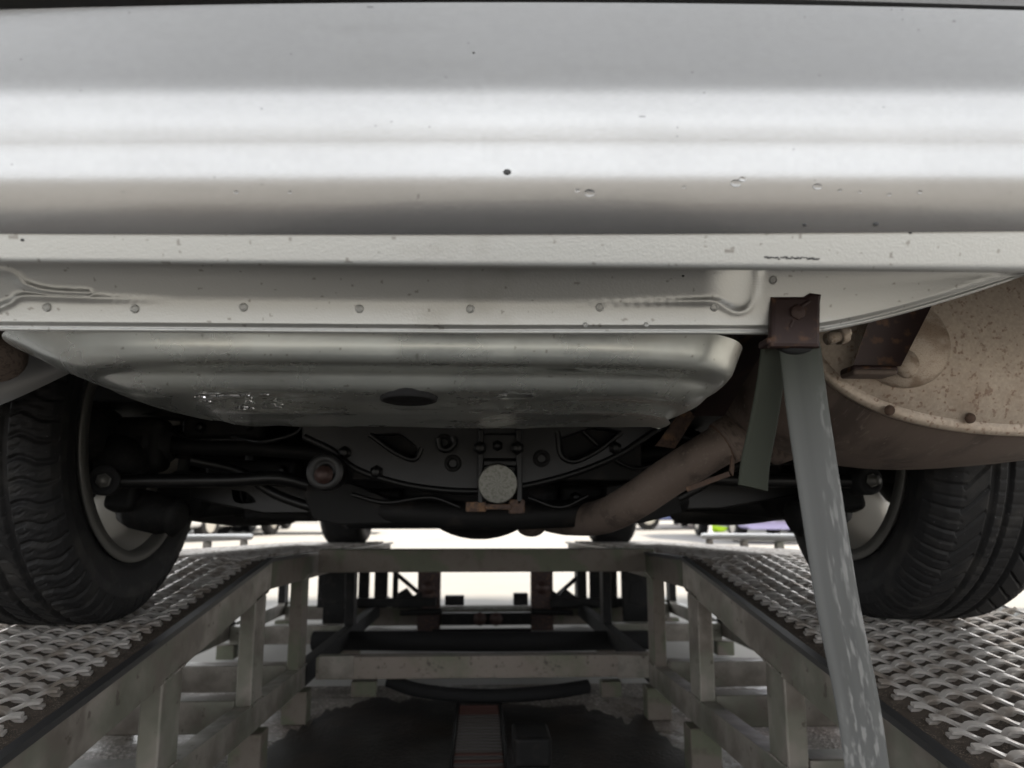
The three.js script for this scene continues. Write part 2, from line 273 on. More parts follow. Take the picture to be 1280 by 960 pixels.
// cross members between the two decks
part(stand, 'cross_beam', boxPx(397, 686, 818, 716, 2.28, .05), M.mossy);
part(stand, 'cross_beam', boxPx(394, 818, 820, 850, 2.28, .05), M.beam);
for (const [a, b] of [[438, 470], [752, 777]]) part(stand, 'foot', boxPx(a, 852, b, 872, 2.285, .04), M.mossy);
for (const x of [420, 795]) part(stand, 'weld_plate', boxPx(x - 22, 820, x + 22, 848, 2.277, .004, .001), M.frame);
// the far end frame
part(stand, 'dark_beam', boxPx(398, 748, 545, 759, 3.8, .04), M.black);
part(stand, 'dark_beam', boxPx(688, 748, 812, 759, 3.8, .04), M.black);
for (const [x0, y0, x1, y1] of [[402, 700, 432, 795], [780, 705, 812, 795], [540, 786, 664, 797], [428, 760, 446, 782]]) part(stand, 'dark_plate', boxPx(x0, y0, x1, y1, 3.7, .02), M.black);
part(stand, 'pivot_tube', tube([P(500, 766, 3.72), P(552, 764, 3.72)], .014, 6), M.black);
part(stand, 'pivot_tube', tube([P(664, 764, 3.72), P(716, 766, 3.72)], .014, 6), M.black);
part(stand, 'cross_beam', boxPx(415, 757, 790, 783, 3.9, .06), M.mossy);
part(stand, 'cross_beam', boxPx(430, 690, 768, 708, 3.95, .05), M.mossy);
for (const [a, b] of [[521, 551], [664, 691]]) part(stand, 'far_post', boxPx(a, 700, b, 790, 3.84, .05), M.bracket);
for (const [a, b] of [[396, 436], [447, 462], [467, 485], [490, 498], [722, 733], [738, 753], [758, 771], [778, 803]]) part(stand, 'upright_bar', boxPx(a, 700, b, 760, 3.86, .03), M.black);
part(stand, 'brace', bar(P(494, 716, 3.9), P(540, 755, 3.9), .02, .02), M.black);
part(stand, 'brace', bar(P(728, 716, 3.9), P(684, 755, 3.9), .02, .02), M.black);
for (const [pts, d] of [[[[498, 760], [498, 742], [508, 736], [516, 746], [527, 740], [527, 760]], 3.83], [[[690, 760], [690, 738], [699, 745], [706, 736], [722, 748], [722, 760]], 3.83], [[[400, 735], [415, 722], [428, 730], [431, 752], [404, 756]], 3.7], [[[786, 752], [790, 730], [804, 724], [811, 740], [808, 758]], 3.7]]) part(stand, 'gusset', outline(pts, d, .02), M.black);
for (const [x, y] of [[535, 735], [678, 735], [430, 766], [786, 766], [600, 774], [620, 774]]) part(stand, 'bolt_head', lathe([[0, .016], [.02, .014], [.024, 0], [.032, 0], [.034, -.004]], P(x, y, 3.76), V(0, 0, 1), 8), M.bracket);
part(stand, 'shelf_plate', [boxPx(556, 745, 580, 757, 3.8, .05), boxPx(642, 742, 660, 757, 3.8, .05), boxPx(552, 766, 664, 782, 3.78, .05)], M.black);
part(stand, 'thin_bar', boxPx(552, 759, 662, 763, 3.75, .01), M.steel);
lone('drain_hose', tube([P(392, 801, 3.05), P(500, 801, 3.0), P(620, 802, 2.98), P(815, 800, 3.05)], .037, 40, 16), M.rubber, 'thick straight black pipe lying behind the lower cross beam', 'pipe');
lone('floor_hose', tube([P(485, 850, 2.4), P(520, 862, 2.38), P(600, 870, 2.36), P(680, 866, 2.36), P(735, 858, 2.4)], .021, 40, 12), M.rubber, 'sagging black rubber hose under the lower cross beam', 'hose');

// grating strip on the floor between the decks
{
  const t = thing('drain_grating', 'narrow ribbed drain strip with rust-red stains on the dark floor', 'drain', V(0, 0, -2));
  for (const x of [-.066, .06]) part(t, 'side_rail', box(x, x + .008, .002, .03, -2.32, -1.5), M.black);
  const red = std({ color: C(.07, .026, .02), roughness: .7 }), dk = std({ color: C(.07, .06, .055), roughness: .5, metalness: .3 });
  for (let k = 0; k < 32; k++) { const z = -1.52 - k * .025; part(t, 'grating_bar', box(-.057, .059, .008, .026, z - .014, z, .003), k > 28 || (k > 7 && k < 11) || hash(k, 3) > .86 ? red : dk); }
}
lone('floor_block', boxPx(642, 922, 690, 962, 1.72, .12, .01), M.black, 'low black block on the floor just right of the ribbed drain', 'block');

// ------------------------------------------------------------------ the car
const car = thing('silver_car', 'silver car seen low from behind, standing with rear wheels on the ramp', 'car', V(0, 0, -2.2));
// sheets marched down the photograph's column of rays: t is how far the surface looks downward (degrees)
const look = (tab, v) => { if (v <= tab[0][0]) return tab[0][1]; for (let i = 1; i < tab.length; i++) if (v <= tab[i][0]) return lerp(tab[i - 1][1], tab[i][1], (v - tab[i - 1][0]) / (tab[i][0] - tab[i - 1][0])); return tab[tab.length - 1][1]; };
function march(px, d, pyA, pyB, n, tOf) {           // -> points from pyA to pyB, and the last distance
  const out = []; let p = P(px, pyA, d); out.push(p);
  for (let k = 1; k <= n; k++) {
    const py = lerp(pyA, pyB, k / n), ray = P(px, py, 1), m = ray.y - CH, t = Math.tan(tOf(k / n) * Math.PI / 180), y0 = p.y - CH, d0 = -p.z;
    const dy = (m * d0 - y0) / (1 + m * t), d1 = d0 - dy * t; p = P(px, py, d1); out.push(p);
  }
  return out;
}
const COLS = []; for (let px = -1150; px <= 2430; px += (px < -60 || px >= 1340) ? 40 : (px < 260 || (px >= 680 && px < 1000)) ? 4 : 20) COLS.push(px);
const q3 = (a, b, c) => px => { const x = clamp((px - 640) / 640, -1.15, 1.15); return b + (c - a) / 2 * x + ((a + c) / 2 - b) * x * x; };
const topE = q3(12, 3, 13), seamE = q3(292, 293, 289), lipE = q3(329, 335, 341);
const d0 = px => .40 + .083 * Math.pow((px - 640) / 924 * .4, 2) - .036 * (px - 640) / 924 * .4 + 1.6 * Math.pow(Math.max(0, Math.abs(px - 640) - 1300) / 2400, 2);
function sheet(colsPts) { const n = colsPts[0].length - 1; return grid(colsPts.length - 1, n, (i, j) => { const p = colsPts[i][j]; return [p, p.x, (p.y + .5 * p.z)]; }); }
const BT = [[0, 3.5], [.05, 2.5], [.19, .5], [.31, -1.5], [.35, 0], [.41, 6.5], [.48, 7.5], [.55, 13], [.60, 14], [.66, 8.5], [.72, 9], [.76, 13], [.80, 19], [.88, 25], [.97, 33], [1, 38]];
const bumperCols = COLS.map(px => march(px, d0(px), topE(px), seamE(px), 130, v => look(BT, v)));
const bumper = part(car, 'bumper', sheet(bumperCols), M.paint);
const LT = [[0, 26], [.06, 21], [.8, 21], [.88, 30], [.95, 60], [1, 80]];
const lipCols = COLS.map((px, i) => { const p = bumperCols[i].at(-1); return march(px, -p.z + .001, seamE(px) - .3, lipE(px), 26, v => look(LT, v)); });
part(car, 'bumper_lip', sheet(lipCols), M.flake);
// rear panel with its rolled flange
const flangeE = px => px < 1000 ? 413 + 5 * clamp((px + 100) / 700) : px < 1320 ? 418 - 75 * Math.pow((px - 1000) / 285, 1.35) * 1 : 418 - 75 * Math.pow(320 / 285, 1.35);
const PTc = [[0, 50], [.08, 38], [.2, 31], [.45, 29], [.52, 21], [.56, 14], [.83, 12], [.86, 12]], PTr = [[0, 30], [.15, 20], [.35, 15], [.86, 12]];
const FT = [[.855, 10], [.875, 62], [.91, 70], [.93, 10], [.95, -12], [.975, 20], [1, 70]];
const at = (cols, px) => { const i = COLS.reduce((b, c, k) => Math.abs(c - px) < Math.abs(COLS[b] - px) ? k : b, 0); return cols[i]; };
const swages = [[[690, 379], [780, 378], [860, 377], [892, 377], [905, 383], [918, 390], [932, 388], [941, 376], [945, 360], [947, 340]], [[230, 376], [120, 373], [60, 371], [26, 371], [10, 380], [-30, 394]], [[-40, 337], [4, 338], [20, 345], [32, 356], [60, 364], [110, 367]]].map(l => curvePts(l, 60));
const swage = (px, py) => { let r = 0; for (const l of swages) { let m = 1e9, e = 0; for (let k = 0; k < l.length; k++) { const dx = px - l[k][0], dy = py - l[k][1], q = dx * dx + dy * dy; if (q < m) { m = q; e = k / (l.length - 1); } } r = Math.max(r, Math.exp(-m / 22) * step(0, .25, e)); } return r * .0019; };
const panelCols = COLS.map((px, ci) => {
  const p = lipCols[ci].at(-1), A = lipE(px) - .4, B = flangeE(px), k = step(880, 960, px + 0) , kl = 1 - step(-40, 60, px);
  const dd = -p.z + .075;
  if (B - A < 2) return march(px, dd, A, A + 2, 110, () => 20);
  const fl = 12 / (B - A);                            // the flange is 12 pixels deep everywhere
  const pts = march(px, dd + lerp(.0, .02, k), A, B, 110, v => { if (v > 1 - fl * 1.15) { const q = 1 - (1 - v) / fl * .145; return look(FT, q); } const q = v / (1 - fl) * .86; return lerp(look(PTc, q + kl * -.1), look(PTr, q), k); });
  return pts.map((q, j) => { const py = lerp(A, B, j / 110), h = px > 260 && px < 690 ? 0 : swage(px, py); return h < 1e-5 ? q : P(px, py, -q.z - h); });
});
const panel = part(car, 'rear_panel', sheet(panelCols), M.flake);
const dAt = (cols, px, py) => { const c = at(cols, px); let best = c[0], e = 1e9; for (const p of c) { const v = p.clone().sub(V(0, CH, 0)), sy = 480 - FOC * v.dot(AX[1]) / -v.dot(AX[2]); if (Math.abs(sy - py) < e) { e = Math.abs(sy - py); best = p; } } return -best.z; };
const flangeD = dAt(panelCols, 500, 416);
console.log('bumper', dAt(bumperCols, 640, 100), dAt(bumperCols, 640, 290), 'lip', dAt(lipCols, 640, 330), 'panel', dAt(panelCols, 640, 372), flangeD, 'right', dAt(panelCols, 1100, 390));
for (const [x, y, r] of [[58, 384, 4.8], [168, 386, 4.8], [304, 384, 4.8], [449, 386, 4.8], [588, 386, 4.8], [750, 384, 4.8], [893, 384, 4.8], [967, 350, 4.8], [732, 406, 3], [808, 406, 3]]) {
  const d = dAt(panelCols, x, y), k = d / FOC * r;
  part(panel, 'spot_weld', lathe([[0, .0004], [k * .35, .0006], [k * .6, .0001], [k * .85, .0012], [k * 1.1, .0004], [k * 1.2, -.001]], P(x, y, d - .0008), V(0, -.2, 1), 18), M.flake);
}
// water drops, chips and a scuff on the bumper
for (const [x, y, r] of [[737, 241, 6], [722, 238, 3], [920, 229, 6], [928, 224, 4], [1022, 233, 5], [1050, 238, 2.5], [1075, 240, 2], [1112, 243, 2.4], [855, 234, 2.4], [295, 240, 2.6], [362, 240, 2.4], [1150, 240, 3]]) {
  const d = dAt(bumperCols, x, y), k = d / FOC * r;
  part(bumper, 'water_drop', new THREE.SphereGeometry(1, 16, 10).scale(k * 1.25, k * .8, k * .45).rotateX(.25).translate(...P(x, y, d - k * .1).toArray()), M.water);
}
for (const [cols, x, y, r] of [[bumperCols, 634, 215, 4.5], [lipCols, 28, 300, 2.2], [bumperCols, 1095, 280, 3.2], [bumperCols, 1006, 281, 2.4], [panelCols, 854, 345, 1.6], [bumperCols, 592, 66, 1.4], [lipCols, 1138, 291, 2]]) {
  const d = dAt(cols, x, y), k = d / FOC * r; part(bumper, 'paint_chip', new THREE.SphereGeometry(1, 12, 8).scale(k * 1.2, k * .85, .0006).rotateX(.2).translate(...P(x, y, d - .0002).toArray()), M.trim);
}
{ const gs = []; for (let k = 0; k < 26; k++) { const x = 958 + k * 2.6 + rnd(), y = 322.5 + (rnd() - .5) * 3, d = dAt(lipCols, x, y), r = d / FOC * (1.2 + rnd() * 1.2); gs.push(new THREE.SphereGeometry(1, 8, 6).scale(r * 1.6, r * .6, .0003).translate(...P(x, y, d - .0001).toArray())); } part(bumper, 'scuff_mark', gs, M.trim); }
// gap, trim and tailgate above the bumper
part(car, 'bumper_shelf', grid(COLS.length - 1, 6, (i, j) => { const p = bumperCols[i][0].clone(); p.y += .0025 * Math.sin(Math.min(1, j / 2) * 1.57) ; p.z -= .035 * j / 6; return [p, p.x, p.z]; }), M.paint);
part(car, 'rubber_trim', grid(COLS.length - 1, 4, (i, j) => { const p = bumperCols[i][0].clone(); p.y += .0028 + j * .0035; p.z -= .012 + .002 * Math.abs(j - 2); return [p, p.x, p.z]; }), M.trim);
part(car, 'tailgate', grid(COLS.length - 1, 12, (i, j) => { const p = bumperCols[i][0].clone(); p.y += .0105 + j * .035; p.z -= .011 + .0008 * j * j; return [p, p.x, p.y]; }), M.paint);

// spare wheel well
{
  const dF = flangeD + .008, Xc = -.083, E = 6, bz = .36;
  const yPx = (py, d) => P(500, py, d).y;
  const sgp = (c, e) => Math.sign(c) * Math.pow(Math.abs(c), 2 / e);
  const rows = [ // photo row of the front edge, depth behind the front, leftmost and rightmost tangent
    [405, -.004, -.645, .366], [419, .001, -.615, .36], [432, .003, -.59, .355], [443, .005, -.565, .35], [450, .008, -.548, .343], [455, .014, -.536, .338], [460, .026, -.524, .331], [464, .037, -.515, .325], [467, .041, -.51, .321],
    [472, .043, -.5, .316], [480, .046, -.48, .308], [488, .052, -.45, .292], [493, .064, -.43, .282], [497, .077, -.412, .274], [499.5, .09, -.4, .27], [503, .1, -.39, .266], [511, .113, -.365, .256], [517, .132, -.33, .26], [519, .16, -.29, .245]];
  const ringAt = (ins, TL, TR) => {                  // half widths whose visible extremes sit at the tangents TL and TR
    const solve = (T, sg) => { let lo = .02, hi = .6; for (let k = 0; k < 40; k++) { const a = (lo + hi) / 2; let m = -9; for (let q = 0; q <= 60; q++) { const th = q / 60 * Math.PI / 2, x = Xc + sg * a * sgp(Math.cos(th), E), d = dF + bz - (bz - ins) * sgp(Math.sin(th), E); m = Math.max(m, sg * x / d); } m < sg * T ? lo = a : hi = a; } return lo; };
    return [solve(TL, -1), solve(TR, 1)];
  };
  const R = rows.map(([py, ins, TL, TR]) => ({ y: yPx(py, dF + ins), ins, w: ringAt(ins, TL, TR) }));
  const last = R.at(-1);
  for (const [k, dy] of [[.85, -.001], [.7, -.001], [.5, -.002], [.3, -.002], [.02, -.002]]) R.push({ y: last.y + dy, ins: bz - (bz - last.ins) * k, w: last.w.map(x => x * k) });
  R.forEach((r, i) => r.arc = i ? R[i - 1].arc + Math.hypot(r.y - R[i - 1].y, r.ins - R[i - 1].ins) : 0);
  const n = 240;
  const g = grid(n, R.length - 1, (i, j) => { const r = R[j], th = i / n * 2 * Math.PI, c = Math.cos(th), s = Math.sin(th), x = Xc + (c < 0 ? r.w[0] : r.w[1]) * sgp(c, E), z = -(dF + bz) + (bz - r.ins) * sgp(s, E); const dent = .0024 * step(9, 13, j) * (fbm(mod(x * .9, 1), mod(-z * .9, 1), 9, 3, 201) - .5) * 2; return [V(x, r.y + dent + .0995 * Math.max(0, -z - .82) + .02 * step(.75, 1.1, -z), z), x - z * .3, r.arc + (s > 0 ? 0 : 1 - s * .3)]; });
  const well = part(car, 'spare_wheel_well', g, M.well);
  const cut = py => { let i = rows.findIndex(r => r[0] > py), t = (py - rows[i - 1][0]) / (rows[i][0] - rows[i - 1][0]); return lerp(rows[i - 1][1], rows[i][1], t); };
  const on = (px, py, up = 0) => P(px, py, dF + cut(py) - up);
  const c = on(511, 497, .003), dv = on(511, 502).sub(on(511, 491)).normalize(), nrm = V(1, 0, 0).cross(dv).multiplyScalar(-1); if (nrm.y > 0) nrm.multiplyScalar(-1);
  part(well, 'drain_plug', lathe([[0, .0], [.012, .001], [.017, .0005], [.02, .0035], [.0235, .0025], [.0255, -.006]], c, nrm, 30), M.rubber);
  for (let k = 0; k < 48; k++) { const cl = [[290, 496, 45, 5], [520, 507, 40, 3], [670, 494, 55, 6], [700, 461, 30, 2], [330, 508, 40, 4], [560, 511, 110, 5]][k % 6], px = cl[0] + (rnd() - .5) * 2 * cl[2], py = cl[1] + (rnd() - .5) * 2 * cl[3], r = .0012 + rnd() * .0022, q = on(px, py); part(well, 'water_drop', new THREE.SphereGeometry(1, 12, 8).scale(r * (1.3 + rnd() * rnd() * 7), r * .5, r).translate(q.x, q.y - .0004, q.z), M.water); }
}
// inner quarter panel at the left and arch liner
part(car, 'inner_quarter', grid(24, 16, (i, j) => { const u = i / 24, v = j / 16, x = lerp(-140, 96, u), top = 405, bot = u < .4 ? lerp(535, 522, u / .4) : lerp(522, 462, Math.pow((u - .4) / .6, 1.2)); const p = P(x, lerp(top, bot, v), lerp(.72, .86, v * .6 + u * .4) + .03 * Math.sin(v * 3)); return [p, p.x, p.y]; }), M.quarter);
part(car, 'tow_eye_stub', lathe([[0, .03], [.018, .028], [.024, .015], [.025, -.02]], P(-4, 440, .7), V(.5, -.5, .6), 20), M.pipe);

// strap bracket
{
  const d = dAt(panelCols, 1000, 400) - .004;
  const br = part(car, 'strap_bracket', [outline([[968, 376], [1006, 376], [1013, 371], [1021, 372], [1020, 378], [1019, 430], [966, 430]], d, .003), boxPx(960, 421, 1018, 430, d - .002, .02, .002)], M.bracket, 'rusty brown bolted bracket holding the strap');
  part(br, 'bolt', [lathe([[0, .005], [.0055, .0045], [.0062, .003], [.0062, 0], [.0085, 0], [.009, -.001]], P(995, 391, d - .001), V(0, -.1, 1), 6), bar(P(1000, 384, d - .002), P(1012, 376, d - .002), .004, .003), bar(P(991, 400, d - .002), P(986, 410, d - .002), .003, .003)], M.bracket);
  // the strap hangs from the bracket
  const SD = d + .008;
  const st = thing('rubber_strap', 'scuffed grey rubber strap hanging from the rusty bracket behind the muffler', 'strap', V(P(1000, 430, SD).x, .02, -SD));
  const ribbon = (path, wMm, th, twist) => { const c = new THREE.CatmullRomCurve3(path), n = 90, L = c.getLength(), half = wMm / 2; const ring = 12;
    const prof = []; for (let k = 0; k < ring; k++) { const a = k / ring * 2 * Math.PI, cx = Math.cos(a), sy = Math.sin(a); prof.push([half * Math.sign(cx) * Math.pow(Math.abs(cx), .35), th / 2 * Math.sign(sy) * Math.pow(Math.abs(sy), .5)]); }
    const g = grid(ring, n, (i, j) => { const t = j / n, p = c.getPoint(t), tw = twist(t), T = c.getTangent(t), X = V(Math.cos(tw), 0, -Math.sin(tw)), N = X.clone().cross(T).normalize(), W = T.clone().cross(N).normalize(); const [a, b] = prof[i % ring]; return [p.addScaledVector(W, a).addScaledVector(N, b), (a + half) * 6, t * Math.min(.96, L * 1.6)]; });
    const caps = [0, 1].map(e => { const q = g.attributes.position, pts = []; for (let k = 0; k < ring; k++) { const o = (e * n * (ring + 1) + k); pts.push(V(q.getX(o), q.getY(o), q.getZ(o))); } const ctr = pts.reduce((s, p) => s.add(p), V(0, 0, 0)).multiplyScalar(1 / ring), pos = []; for (let k = 0; k < ring; k++) for (const p of [ctr, pts[k], pts[(k + 1) % ring]]) pos.push(p.x, p.y, p.z); const f = new THREE.BufferGeometry(); f.setAttribute('position', new THREE.Float32BufferAttribute(pos, 3)); f.computeVertexNormals(); return f; });
    return [g, ...caps]; };
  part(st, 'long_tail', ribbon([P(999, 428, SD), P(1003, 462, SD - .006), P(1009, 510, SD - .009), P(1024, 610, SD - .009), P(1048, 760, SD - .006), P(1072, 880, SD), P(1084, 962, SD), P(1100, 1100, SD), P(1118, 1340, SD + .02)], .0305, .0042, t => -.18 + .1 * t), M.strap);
  part(st, 'short_tail', ribbon([P(968, 430, SD + .012), P(964, 470, SD + .016), P(954, 530, SD + .02), P(944, 580, SD + .02), P(941, 610, SD + .018)], .0245, .0042, t => .35 - .2 * t), M.strapDark);
  part(st, 'loop', tube([P(974, 432, SD), P(985, 437, SD - .003), P(1000, 438, SD - .004), P(1014, 436, SD - .002)], .0035, 20, 8), M.rubber);
}

// muffler and exhaust
{
  const ring = (d, Xc, hc, a, b, roll, e = 2.5) => ({ d, Xc, hc, a, b, roll, e });
  const loft = (rs, n = 96) => grid(n, rs.length - 1, (i, j) => { const r = rs[j], th = i / n * 2 * Math.PI, c = Math.cos(th), s = Math.sin(th); let x = r.a * Math.sign(c) * Math.pow(Math.abs(c), 2 / r.e), y = r.b * Math.sign(s) * Math.pow(Math.abs(s), 2 / r.e); const cr = Math.cos(r.roll), sr = Math.sin(r.roll); [x, y] = [x * cr - y * sr, x * sr + y * cr]; const p = V(r.Xc + x, H(r.hc) + y, -r.d); return [p, p.x + (r.d > .806 ? r.d * .3 : 0), p.y + (r.d > .806 ? r.d * .9 : 0)]; });
  const X = .645, hc = .223;
  const body = part(car, 'muffler', loft([ring(.812, X, hc, .283, .143, 0), ring(.83, X - .003, hc - .002, .292, .15, .02), ring(.88, X - .008, hc - .01, .312, .158, .06), ring(.96, X - .01, hc - .012, .322, .16, .085), ring(1.03, X - .01, hc - .008, .31, .15, .085), ring(1.08, X, hc, .27, .12, .08), ring(1.1, X, hc, .1, .04, .08)]), M.pipe);
  part(body, 'end_cap', loft([ring(.804, X, hc, .274, .135, 0), ring(.797, X, hc, .262, .124, 0), ring(.79, X, hc + .001, .245, .108, 0), ring(.783, X, hc + .002, .215, .085, 0), ring(.779, X, hc + .003, .15, .05, 0), ring(.778, X, hc + .003, .002, .002, 0)]), M.cap, 'pale rust-speckled end cap of the muffler');
  part(body, 'rolled_seam', loft([ring(.803, X, hc, .272, .133, 0), ring(.802, X, hc, .281, .1415, 0), ring(.806, X, hc, .286, .146, 0), ring(.812, X, hc, .286, .146, 0), ring(.815, X, hc, .279, .14, 0)]), M.cap);
  for (const [x, y] of [[1113, 513], [1214, 523]]) part(body, 'rivet', lathe([[0, .002], [.003, .0018], [.0042, .0005], [.0055, 0], [.006, -.002]], P(x, y, .795), V(0, -.2, 1), 14), M.rust);
  // bulge and hanger bracket on the cap
  part(body, 'stamped_bulge', new THREE.SphereGeometry(1, 40, 24).scale(.055, .052, .022).translate(...P(1128, 428, .79).toArray()), M.cap);
  const hb = part(body, 'hanger_plate', [grid(20, 10, (i, j) => { const u = i / 20, v = j / 10; const xl = lerp(1102, 1066, Math.pow(v, .8)), xr = lerp(1170, 1126, v); const p = P(lerp(xl, xr, u), lerp(372, 458, v), .755 + .006 * Math.sin(u * 3)); return [p, p.x, p.y]; }), boxPx(1066, 456, 1124, 467, .752, .03, .004)], M.bracket);
  part(hb, 'plate_edge', boxPx(1067, 461, 1122, 468, .7505, .03, .003), M.pipe);
  part(body, 'weld_patch', new THREE.SphereGeometry(1, 24, 16).scale(.014, .016, .008).translate(...P(1133, 455, .768).toArray()), M.cap);
  part(car, 'hanger_bolt', [lathe([[0, .0], [.006, 0], [.006, -.012], [.009, -.012], [.009, -.02]], P(1034, 424, .66), V(-.9, -.3, .2), 10), bar(P(1040, 424, .67), P(1062, 414, .68), .008, .008)], M.cap);
  // pipe from the muffler towards the front
  const pts = [P(985, 505, 1.02), P(935, 536, 1.02), P(890, 563, 1.03), P(840, 594, 1.07), P(790, 628, 1.13), P(755, 645, 1.22), P(715, 650, 1.4), P(690, 650, 1.7), P(672, 648, 2.4)];
  const pipe = part(car, 'exhaust_pipe', tube(pts, .0285, 90, 20), M.pipe);
  part(pipe, 'collar', lathe([[.028, -.012], [.0315, -.01], [.0325, -.004], [.0325, .012], [.036, .02], [.05, .036], [.064, .046], [.068, .07]], P(910, 551, 1.025), V(.86, .48, .0), 36), M.pipe);
  part(pipe, 'weld_bead', lathe([[.0285, -.004], [.0315, -.001], [.0318, .002], [.0285, .005]], P(903, 555, 1.026), V(.86, .48, .0), 36), M.rust);
  part(pipe, 'pipe_bulge', new THREE.SphereGeometry(1, 20, 14).scale(.03, .022, .04).translate(...P(664, 657, 1.5).toArray()), M.pipe);
  part(car, 'exhaust_bracket', outline([[822, 556], [856, 512], [866, 520], [842, 558]], 1.14, .003), M.rust); part(car, 'exhaust_bracket', [bar(P(858, 612, 1.0), P(912, 592, .98), .002, .007), bar(P(916, 572, 1.0), P(914, 592, .99), .003, .014)], M.rust);
  part(car, 'heat_shield', grid(20, 8, (i, j) => { const u = i / 20, v = j / 8; const p = V(lerp(.2, .82, u), H(.21 + .12 * Math.sin(Math.min(1, u * 1.8) * 1.57) + .03 * v), -lerp(.66, 1.25, v)); return [p, p.x, p.z]; }), std({ color: C(.12, .12, .115), roughness: .6, metalness: .4 }));
  part(car, 'heat_shield_wall', grid(10, 8, (i, j) => { const u = i / 10, v = j / 8; const p = P(lerp(925, 965, u) - v * 60, lerp(420, 520, v), lerp(.68, .98, v * .7 + (1 - u) * .3)); return [p, p.x, p.y]; }), M.bracket);
}

// wheels
function tyreGeo(X, sgn, kind, hi) {                // sgn: +1 when the inner side faces +x
  const R = .315, W = .205, rb = .206, nA = hi ? 860 : 90;
  const half = [[.078, rb], [.094, rb + .006], [.1, rb + .02], [.106, rb + .05], [.106, rb + .066], [.101, rb + .083], [.095, R - .018], [.087, R - .0085], [.078, R - .004]];
  const prof = [...half]; for (let k = 0; k <= (hi ? 74 : 10); k++) { const x = lerp(.074, -.074, k / (hi ? 74 : 10)); prof.push([x, R - .0025 * (x / .074) ** 2 ]); } for (const h of [...half].reverse()) prof.push([-h[0], h[1]]);
  if (hi) { const fine = []; for (let i = 0; i < prof.length - 1; i++) { const [a, b] = [prof[i], prof[i + 1]], n = Math.max(1, Math.round(Math.hypot(b[0] - a[0], b[1] - a[1]) / .003)); for (let k = 0; k < n; k++) fine.push([lerp(a[0], b[0], k / n), lerp(a[1], b[1], k / n)]); } fine.push(prof.at(-1)); prof.length = 0; prof.push(...fine); }
  const groove = (x, r, th) => {
    if (!hi || r < .275) return r > .262 && r < .266 ? .0012 * 1 : 0; let g = 0; const ax = Math.abs(x), arc = th * R;
    const slot = (dist, w, dep) => { g = Math.max(g, dep * (1 - step(w * .5, w * .5 + .0018, Math.abs(dist)))); };
    if (kind === 0) {
      for (const c of [.052, .018, -.018, -.052]) slot(x - c, .007, .006);
      if (ax > .054) { const p = 2 * Math.PI * R / 62, wv = .004 * Math.sin(ax * 150) + ax * .12, q = mod(arc + wv * Math.sign(x), p) - p / 2; slot(q, .005, .0055); if (ax > .06 && ax < .094) { const q2 = mod(arc + wv * Math.sign(x) + p / 2, p) - p / 2; slot(q2 + .002 * Math.sin(ax * 400), .0016, .0025); } if (ax > .066 && ax < .09) slot(Math.abs(q) - p * .27, .0012, .001); }
      else { const p = 2 * Math.PI * R / 70, q = mod(arc + x * .8 + .003 * Math.sin(x * 300), p) - p / 2; slot(q, .0016, .003); }
    } else {
      for (const c of [.028, -.028, .005]) slot(x - c * 1.0, .0065, .006);
      const p = 2 * Math.PI * R / 54;
      if (ax > .034 && ax < .07) slot(mod(arc + ax * 1.1, p) - p / 2, .003, .0045);
      if (ax > .066) { slot(mod(arc, p) - p / 2, .003, .003); slot(mod(arc + p / 2, p) - p / 2, .0016, .0018); }
      if (ax < .02) slot(mod(arc, p / 2) - p / 4, .0014, .0012);
    }
    return g;
  };
  return grid(nA, prof.length - 1, (i, j) => { const th = i / nA * 2 * Math.PI, [x, r] = prof[j], rr = r - groove(x, r, th); return [V(X + sgn * x, Math.sin(th) * rr, Math.cos(th) * rr), th * R, x + (r - R) * 1.5]; });
}
function wheel(name, X, d, h, sgn, kind, hi) {
  const y = H(h), mv = g => g.translate(0, y, -d);
  const t = part(car, name + '_tyre', mv(tyreGeo(X, sgn, kind, hi)), M.tyre);
  const ax = V(sgn, 0, 0), O = pz(X, y, d);
  const rim = part(car, name + '_rim', [lathe([[.2, .085], [.199, .07], [.188, .05], [.185, -.03], [.2, -.06], [.206, -.095], [.2, -.097], [.19, -.06], [.176, -.03], [.176, .05], [.19, .072], [.195, .085], [.2, .085]], O, ax, 72)], M.alloy);
  part(rim, 'rim_flange', lathe([[.1955, .0855], [.196, .105], [.214, .103], [.2145, .099], [.2075, .094], [.203, .0855]], O, ax, 72), M.rimLip);
  const sp = []; for (let k = 0; k < 5; k++) { const a = k / 5 * 2 * Math.PI + .5, sh = new THREE.Shape([[-.026, .04], [-.02, .1], [-.03, .182], [.03, .182], [.02, .1], [.026, .04]].map(([x, yy]) => new THREE.Vector2(x, yy))); sp.push(new THREE.ExtrudeGeometry(sh, { depth: .022, bevelSize: .003, bevelThickness: .003, bevelSegments: 2 }).rotateZ(a).rotateY(Math.PI / 2).translate(X - sgn * .075 - .011, y, -d)); }
  part(rim, 'spokes', [...sp, lathe([[0, -.085], [.055, -.085], [.06, -.075], [.06, -.055], [0, -.055]], O, ax, 32)], M.alloy);
  part(car, 'dust_shield', lathe([[.03, .01], [.08, .012], [.122, -.01], [.126, -.03], [.12, -.032], [.08, .0], [.03, .0]], O, ax, 48), M.black);
  const hub = part(car, 'brake', [lathe([[0, -.05], [.116, -.05], [.12, -.045], [.12, -.035], [.1, -.03], [.1, 0], [.07, .015], [.045, .05], [0, .05]], O, ax, 48)], M.black);
  return { O, hub };
}
const wl = wheel('rear', -.698, 1.34, .1175, 1, 0, true);
const wr = wheel('rear', .765, 1.34, .1175, -1, 1, true);
for (const s of [-1, 1]) wheel('front', s * .69, 3.97, lip(3.97) - CH + .312, -s, 1, false);

